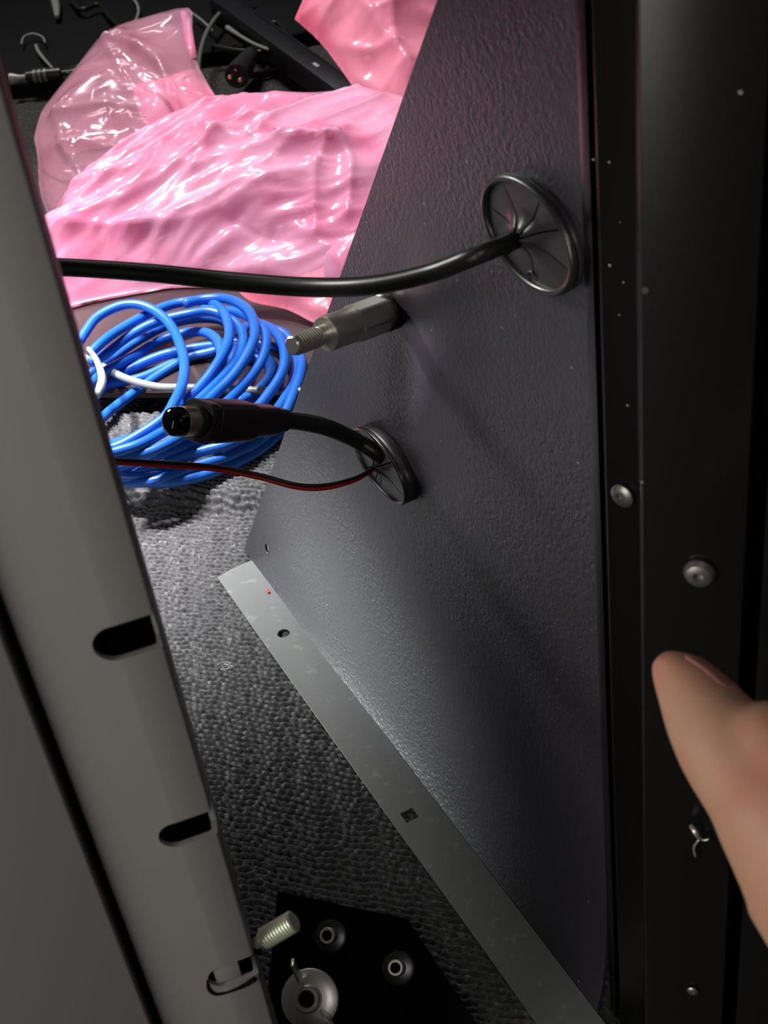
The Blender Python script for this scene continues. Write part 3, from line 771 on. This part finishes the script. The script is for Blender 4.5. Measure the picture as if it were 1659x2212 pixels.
o = bag('plastic_bag', [(112, 470), (160, 395), (260, 320), (420, 240), (560, 212), (690, 208), (790, 202), (900, 215), (1060, 260), (1060, 420), (960, 540), (820, 625), (720, 645), (560, 640), (400, 622), (330, 628), (190, 660), (60, 720), (-150, 860), (-420, 900), (-600, 800), (-560, 560), (-300, 430), (0, 440)],
        pB, nB, .0021, .042, crB, MT['film'], .0105, 3.1)
tag(o, 'big crumpled pink plastic bag lying across the middle behind the thick cable', 'plastic bag')
# thin upright film, left
nA = tocam*.75 + UP*.5 + M[:, 0]*-.15
pA = at_z(280, 280, .075)
crA = [([(232, 68), (330, 130), (420, 150)], .006, .006), ([(245, 105), (310, 130), (365, 175), (390, 260)], .008, .006), ([(330, 40), (400, 60), (415, 140)], .004, .004),
       ([(140, 270), (170, 230), (240, 200)], .008, .007), ([(140, 270), (250, 255), (330, 262)], .007, .006), ([(220, 240), (240, 210), (330, 235)], .006, .005),
       ([(235, 110), (290, 190), (340, 250)], .006, .006), ([(360, 160), (385, 220), (400, 280)], .007, .006), ([(140, 280), (160, 350), (200, 400)], .005, .005), ([(100, 350), (200, 330), (330, 360)], .006, .006)]
o = bag('plastic_bag', [(74, 300), (84, 262), (100, 228), (170, 140), (232, 68), (320, 36), (408, 18), (416, 60), (424, 130), (455, 190), (484, 244), (440, 300), (330, 380), (230, 440), (130, 480), (90, 430), (82, 340)],
        pA, nA, .0026, .016, crA, MT['film_thin'], .006, 8.3, rear=.6)
tag(o, 'thin see-through pink film bag with a welded hem standing up at the left', 'plastic bag')
hem = [at_z(x, y, .075) for x, y in ((408, 20), (414, 70), (424, 130))]
bag('inner_fold', [(285, 185), (350, 170), (415, 150), (440, 175), (470, 225), (440, 290), (370, 340), (330, 300), (300, 240)], at_z(280, 280, .068), nA, .003, .008,
    [([(360, 160), (385, 220), (400, 300)], .005, .004)], MT['film'], .004, 4.4, parent=o)['label'] = 'denser folded layer of pink film'
def onA(x, y, off): rr = ray(x, y); n_ = nA/np.linalg.norm(nA); return CAM + rr*((pA + n_*off - CAM) @ n_ / (rr @ n_))
hv = []; hp = [((390, 26), (407, 20)), ((396, 60), (415, 58)), ((402, 100), (421, 96)), ((410, 128), (427, 126))]
for a_, b_ in hp: hv += [onA(*a_, .004), onA(*b_, .0015)]
hm = pydata('hem', hv, [(0, 1, 3, 2), (2, 3, 5, 4), (4, 5, 7, 6)], MT['film'], o); hm['label'] = 'welded hem'
s_ = hm.modifiers.new('s', 'SOLIDIFY'); s_.thickness = .0006; bake(hm)
# upper right bag
nC = tocam*.8 + UP*.4
pC = at_z(800, 120, .10)
crC = [([(640, 40), (740, 160), (810, 200), (850, 275)], .006, .005), ([(780, 30), (850, 130), (900, 190)], .010, .010), ([(720, 20), (700, 60)], .005, .006), ([(830, 60), (880, 40), (900, 0)], .007, .007),
       ([(690, 90), (780, 130), (860, 130)], .006, .007), ([(870, 0), (850, 60), (860, 140)], .006, .006), ([(860, 180), (820, 230)], .005, .006)]
o = bag('plastic_bag', [(637, 42), (655, 0), (680, -60), (820, -110), (1000, -80), (1010, 60), (960, 250), (900, 300), (850, 285), (790, 225), (740, 155), (690, 90)],
        pC, nC, .0026, .026, crC, MT['film_deep'], .008, 5.7, rear=.5)
tag(o, 'bright pink plastic bag hanging down at the top beside the panel edge', 'plastic bag')
# lower deep pink corner under the cable, and small loop near the panel
nD = tocam*.4 + UP*.9
o = bag('plastic_bag', [(500, 610), (640, 600), (760, 560), (780, 640), (735, 700), (690, 702), (620, 668), (540, 650)], at_z(650, 640, .03), nD, .0022, .012,
        [([(560, 630), (640, 650), (720, 640)], .005, .005), ([(600, 610), (660, 670), (720, 690)], .005, .004)], MT['film_deep'], .005, 1.9)
tag(o, 'deep pink folded bag corner just above the blue coil', 'plastic bag')
o = bag('plastic_bag', [(705, 545), (740, 515), (790, 505), (800, 600), (760, 640), (712, 640), (700, 590)], at_z(750, 570, .085), tocam, .0022, .010,
        [([(712, 545), (735, 570), (745, 610)], .007, .004), ([(745, 535), (725, 560), (720, 600)], .005, .003)], MT['film'], .004, 2.9)
tag(o, 'small puckered pink bag end right beside the panel edge', 'plastic bag')

# ------------------------------------------------------------------ coiled blue cable
CR = lambda L_: [(x/2.074 + 100, y/2.074 + 560) for x, y in L_]
strands = [
 (.052, [(150, 370), (175, 330), (230, 260), (330, 210), (420, 205), (500, 240), (560, 300), (600, 380), (620, 470), (610, 560), (575, 640), (530, 710), (430, 780), (330, 835), (240, 860)]),
 (.046, [(200, 420), (260, 365), (340, 310), (480, 235), (600, 195), (720, 190), (790, 230), (820, 310), (810, 390), (760, 480), (700, 560), (620, 640), (530, 710), (420, 790), (300, 830), (230, 850)]),
 (.042, [(200, 465), (260, 430), (380, 340), (500, 280), (640, 245), (740, 235), (830, 270), (880, 330), (870, 420), (800, 520), (700, 620), (600, 705), (500, 770), (380, 840), (280, 880)]),
 (.050, [(620, 200), (700, 180), (790, 175), (870, 200), (920, 250), (935, 340), (900, 430), (840, 520), (760, 600), (660, 690), (540, 765), (420, 830), (290, 870)]),
 (.044, [(700, 225), (850, 235), (940, 280), (985, 340), (975, 430), (930, 510), (860, 590), (770, 680), (660, 760), (500, 850), (330, 900), (240, 920)]),
 (.036, [(960, 290), (1020, 320), (1065, 400), (1060, 500), (1000, 600), (920, 690), (800, 770), (640, 830), (460, 890), (300, 935)]),
 (.030, [(930, 300), (1060, 330), (1115, 410), (1115, 520), (1060, 640), (970, 740), (840, 820), (700, 860), (540, 910), (380, 960), (260, 960)]),
 (.026, [(1030, 330), (1120, 400), (1145, 480), (1110, 600), (1050, 720), (930, 830), (780, 900), (600, 950), (420, 975), (280, 970)]),
 (.022, [(1130, 640), (1060, 760), (950, 860), (800, 935), (640, 985), (480, 1000), (360, 975), (280, 940)]),
 (.024, [(1100, 560), (1080, 660), (960, 800), (820, 880), (660, 930), (500, 990), (340, 1000), (250, 990)]),
 (.030, [(200, 560), (270, 500), (400, 430), (500, 370), (600, 335), (700, 325), (765, 360), (785, 430), (760, 500), (690, 570)]),
 (.026, [(190, 520), (300, 440), (420, 360), (560, 290), (700, 265), (800, 280), (860, 340), (850, 420), (790, 500)]),
 (.022, [(220, 740), (300, 670), (400, 595), (520, 510), (640, 440), (760, 410), (850, 360), (900, 300)]),
 (.024, [(210, 620), (300, 540), (400, 480), (520, 430), (650, 400), (800, 385), (930, 400), (1000, 450), (1010, 510), (960, 580), (860, 640)]),
 (.022, [(880, 440), (960, 450), (1005, 490), (990, 560), (920, 620), (850, 650)]),
 (.022, [(200, 590), (290, 560), (430, 530), (560, 470), (700, 400), (850, 370), (960, 380), (1040, 400)]),
]
v = []; f = []
for z, L_ in strands:
    P = [at_z(x, y, z + .003*math.sin(i*.9 + z*700)) for i, (x, y) in enumerate(CR(L_))]
    v, f = tube_data(catmull(P, 8), .0034, 12, v, f)
tag(pydata('network_cable', v, f, MT['blue']), 'coil of bright blue network cable lying on the carpet', 'cable')
# grey cable and clear sleeve end behind the coil
P = [at_z(x, y, .028) for x, y in CR([(150, 430), (250, 480), (360, 535), (500, 572), (640, 575), (820, 582), (950, 588), (1150, 592), (1250, 590)])]
tag(tube('grey_cable', P, .0027, MT['grey'], None, 8, 12), 'shiny grey cable running under the blue coil', 'cable')
P = [at_z(x, y, .05) for x, y in CR([(190, 400), (225, 450), (250, 520), (245, 570), (225, 610)])]
tag(tube('clear_sleeve', P, [.0015, .002, .0026, .003, .0026], MT['clear'], None, 8, 12), 'milky clear sleeve end by the left rail beside the coil', 'sleeve')

# ------------------------------------------------------------------ clutter at the back
# black case behind on the left, long black bar on the right
slab('equipment_case', [(-60, -120), (1000, -120), (700, 60), (480, 110), (300, 130), (150, 172), (-60, 190)], 0, .012, MT['case'],
     'low black equipment case at the very back, top left', 'case')
bar = empty('power_bar', at_z(690, 130), 'long black power bar lying diagonally at the back beside the pink bag', 'power strip')
b0_, b1_ = at_z(470, -10, .04), at_z(800, 225, .04); dd = b1_ - b0_; sd = np.cross(UP, dd); sd /= np.linalg.norm(sd)
box('housing', (b0_+b1_)/2 - UP*.012, dd/2, sd*.011, UP*.013, MT['bar'], bar, .002)
box('edge_trim', (b0_+b1_)/2 + sd*.011*np.sign((sd@np.array([0,1,0]))) + UP*.001, dd/2, sd*.001, UP*.001, MT['grey'], bar, .0003).data.materials[0] = MT['bar']
lc = at_z(683, 140, .0415); box('sticker', lc, dd/np.linalg.norm(dd)*.006, sd*.0018, UP*.0003, MT['label'], bar, 0)['label'] = 'small pale sticker'
# mains plug with three pins
pl = empty('mains_plug', at_z(520, 150, .012), 'black mains plug with three brass pins lying on the back carpet', 'plug')
A0, A1 = at_z(548, 110, .02), at_z(512, 165, .02); ax = A1 - A0
lathe('body', [(0, .004), (.01, .008), (np.linalg.norm(ax)*.8, .0125), (np.linalg.norm(ax), .0125), (np.linalg.norm(ax), .001)], A0, ax, MT['plug'], pl, 32)
for x, y in ((512, 148), (499, 166), (521, 172)):
    p = at_z(x, y, .026); lathe('pin', [(-.004, .0022), (.005, .0022), (.006, .0016), (.006, .0001)], p, tocam*.6 + ax/np.linalg.norm(ax), MT['gold'], pl, 16)
tube('cord', [A0, at_z(575, 95, .02), at_z(610, 90, .016), at_z(640, 120, .008), at_z(600, 145, .005), at_z(540, 165, .004)], .0028, MT['cable'], pl)
# pale cable arc and ties
def lt(name, pts, z, r, m, label, cat, group=None):
    return tag(tube(name, [at_z(x, y, z) for x, y in pts], r, MT[m], None, 8, 10), label, cat, group)
lt('pale_cable', [(540, -20), (505, 5), (470, 35), (445, 75), (432, 120), (430, 160), (440, 215)], .03, [.0024, .0026, .0026, .0024, .002], 'grey', 'pale grey cable arching down beside the thin film bag', 'cable')
lt('cable_tie', [(47, 95), (52, 80), (72, 73), (92, 80), (98, 92)], .02, .0012, 'clear', 'thin white cable tie loop at the top left', 'cable tie')
lt('cable_tie', [(78, 98), (84, 112), (98, 130), (118, 152)], .02, [.0018, .002, .0012], 'clear', 'white cable tie tail pointing down inside the top left loop', 'cable tie')
lt('cable_tie', [(418, 30), (440, 47), (462, 68)], .022, .0015, 'clear', 'white cable tie tail just right of the film hem', 'cable tie')
lt('cable_tie', [(492, 60), (520, 78), (550, 95), (583, 108)], .03, [.003, .0018, .0018, .0018], 'clear', 'white cable tie lying beside the mains plug', 'cable tie')
lt('cable_tie', [(285, -8), (296, 8), (300, 25), (294, 46)], .02, .0018, 'clear', 'white cable tie at the top edge above the film bag', 'cable tie')
lt('adapter_tip', [(118, -6), (122, 15), (124, 36)], .02, [.0055, .005, .003], 'clear', 'white tapered connector tip hanging at the top left edge', 'connector')
lt('black_lead', [(150, -10), (175, 20), (215, 10), (240, 40), (280, 80)], .022, .003, 'cable', 'black lead looping at the back above the film bag', 'cable')
lt('black_lead', [(560, 60), (600, 50), (620, 80), (590, 110), (520, 110), (460, 100)], .02, .003, 'cable', 'black lead looping behind the mains plug', 'cable')
lt('black_lead', [(575, 150), (620, 142), (660, 135), (680, 120)], .006, .0028, 'cable', 'black lead running from plug to the power bar', 'cable')
jk = empty('jack_plug', at_z(80, 165, .02), 'black barrel jack with pale ribbed sleeve by the left rail top', 'plug')
A0, A1 = at_z(135, 158, .02), at_z(45, 168, .02); ax = A1 - A0; la = np.linalg.norm(ax)
lathe('barrel', [(-.03, .0025), (0, .003), (.001, .0062), (la*.3, .0066), (la*.85, .006), (la*.86, .002)], A0, ax, MT['cable'], jk, 24)
for q in (.35, .48, .60): lathe('rib', [(la*q, .005), (la*q, .0071), (la*(q+.07), .0071), (la*(q+.07), .005)], A0, ax, MT['grey'], jk, 24)
lathe('tip', [(la*.85, .003), (la*1.0, .003), (la*1.2, .006), (la*1.25, .006), (la*1.25, .001)], A0, ax, MT['clear'], jk, 24)
for i, dy in enumerate((0, 5, 10)):
    tube('lead', [A0, at_z(150, 148+dy, .02), at_z(185, 138+dy, .02), at_z(260, 125+dy, .02)], .0013, MT['grey' if i == 1 else 'cable'], jk, 6, 8)

# ------------------------------------------------------------------ the hand: thumb in view, rest beyond the frame
def hand():
    TD = .318
    parts = []
    px = lambda r: r*TD/FPX
    ring = [(1425, 1418, 24, 1.0), (1436, 1431, 38, .998), (1456, 1452, 54, .995), (1487, 1487, 72, .99), (1520, 1535, 88, .985), (1553, 1585, 100, .98), (1592, 1640, 108, .975), (1640, 1690, 122, .97), (1700, 1755, 150, .965), (1790, 1850, 190, .965)]
    P = [at_d(x, y, TD*q) for x, y, r, q in ring]
    path = catmull(P, 5); R = list(np.interp(np.linspace(0, 1, len(path)), np.linspace(0, 1, len(P)), [px(r) for *_, r, _ in ring]))
    v, f = tube_data(path, R, 28)
    # pulp and pad: a bulge on the upper knuckle side
    def blob(pts, rad, seg=20):
        nonlocal v, f
        pp = catmull(pts, 5); rr = list(np.interp(np.linspace(0, 1, len(pp)), np.linspace(0, 1, len(rad)), rad))
        v, f = tube_data(pp, rr, seg, v, f)
    blob([at_d(1610, 1560, TD*.97), at_d(1650, 1600, TD*.965), at_d(1720, 1680, TD*.96)], [px(66), px(92), px(120)])
    # palm and wrist, beyond the frame
    palm = [at_d(1760, 1820, TD*.97), at_d(1900, 1960, TD*.97), at_d(2060, 2120, TD*.97), at_d(2300, 2420, TD*.97), at_d(2600, 2800, TD*.97)]
    blob(palm, [.020, .024, .026, .024, .027], 28)
    blob([at_d(1930, 1780, TD*1.0), at_d(2100, 1960, TD), at_d(2200, 2150, TD)], [.018, .021, .022], 24)
    for k, (bx, by, L_) in enumerate([(1880, 1680, 1.0), (2010, 1700, 1.1), (2130, 1760, 1.03), (2230, 1850, .82)]):
        d = TD*(1.0 + .02*k)
        q = [at_d(bx+60, by+120, d), at_d(bx, by, d), at_d(bx-15, by-250*L_, d*1.02), at_d(bx-40, by-330*L_, d*1.15), at_d(bx-20, by-250*L_, d*1.26)]
        blob(q, [.011, .0098, .0088, .0082, .0068], 16)
    me = bpy.data.meshes.new('hand'); me.from_pydata([tuple(map(float, p)) for p in v], [], f)
    o = link('hand', me, MT['skin'])
    r = o.modifiers.new('r', 'REMESH'); r.mode = 'VOXEL'; r.voxel_size = .0012
    sm = o.modifiers.new('s', 'SMOOTH'); sm.factor = .6; sm.iterations = 14
    bake(o)
    for p in o.data.polygons: p.use_smooth = True
    tag(o, "person's thumb reaching in from the right edge, pressing against the post", 'hand')
    # nail: curved plate on the upper side
    vv = []; ff = []; nu, nw = 14, 14; npath = len(path)
    for i in range(nu+1):
        q = (1.95 + 2.15*i/nu)*5; k0 = int(q); t = q - k0
        c = path[k0]*(1-t) + path[k0+1]*t; R_ = R[k0]*(1-t) + R[k0+1]*t
        T = path[k0+1] - path[k0]; T /= np.linalg.norm(T); tc_ = CAM - c; tc_ /= np.linalg.norm(tc_)
        up = np.cross(T, tc_); up /= np.linalg.norm(up); up = up if up @ M[:, 1] > 0 else -up; fr_ = np.cross(T, up); fr_ = fr_ if fr_ @ tc_ > 0 else -fr_
        e = 1 - (abs(i/nu*2-1))**6*.25
        for j in range(nw+1):
            b = (-1.2 + 2.05*j/nw)*e; vv.append(c + (up*math.cos(b) + fr_*math.sin(b))*R_*(.985 + .035*(1-(abs(j/nw*2-1))**3)*(1-abs(i/nu*2-1)**5)))
    for i in range(nu):
        for j in range(nw): q = i*(nw+1)+j; ff.append((q, q+1, q+nw+2, q+nw+1))
    nl = pydata('nail', vv, ff, MT['nail'], o); s = nl.modifiers.new('s', 'SOLIDIFY'); s.thickness = .0005; bake(nl)
    nl['label'] = 'pinkish thumbnail with a bright gloss streak'
    for p in nl.data.polygons: p.use_smooth = True
hand()
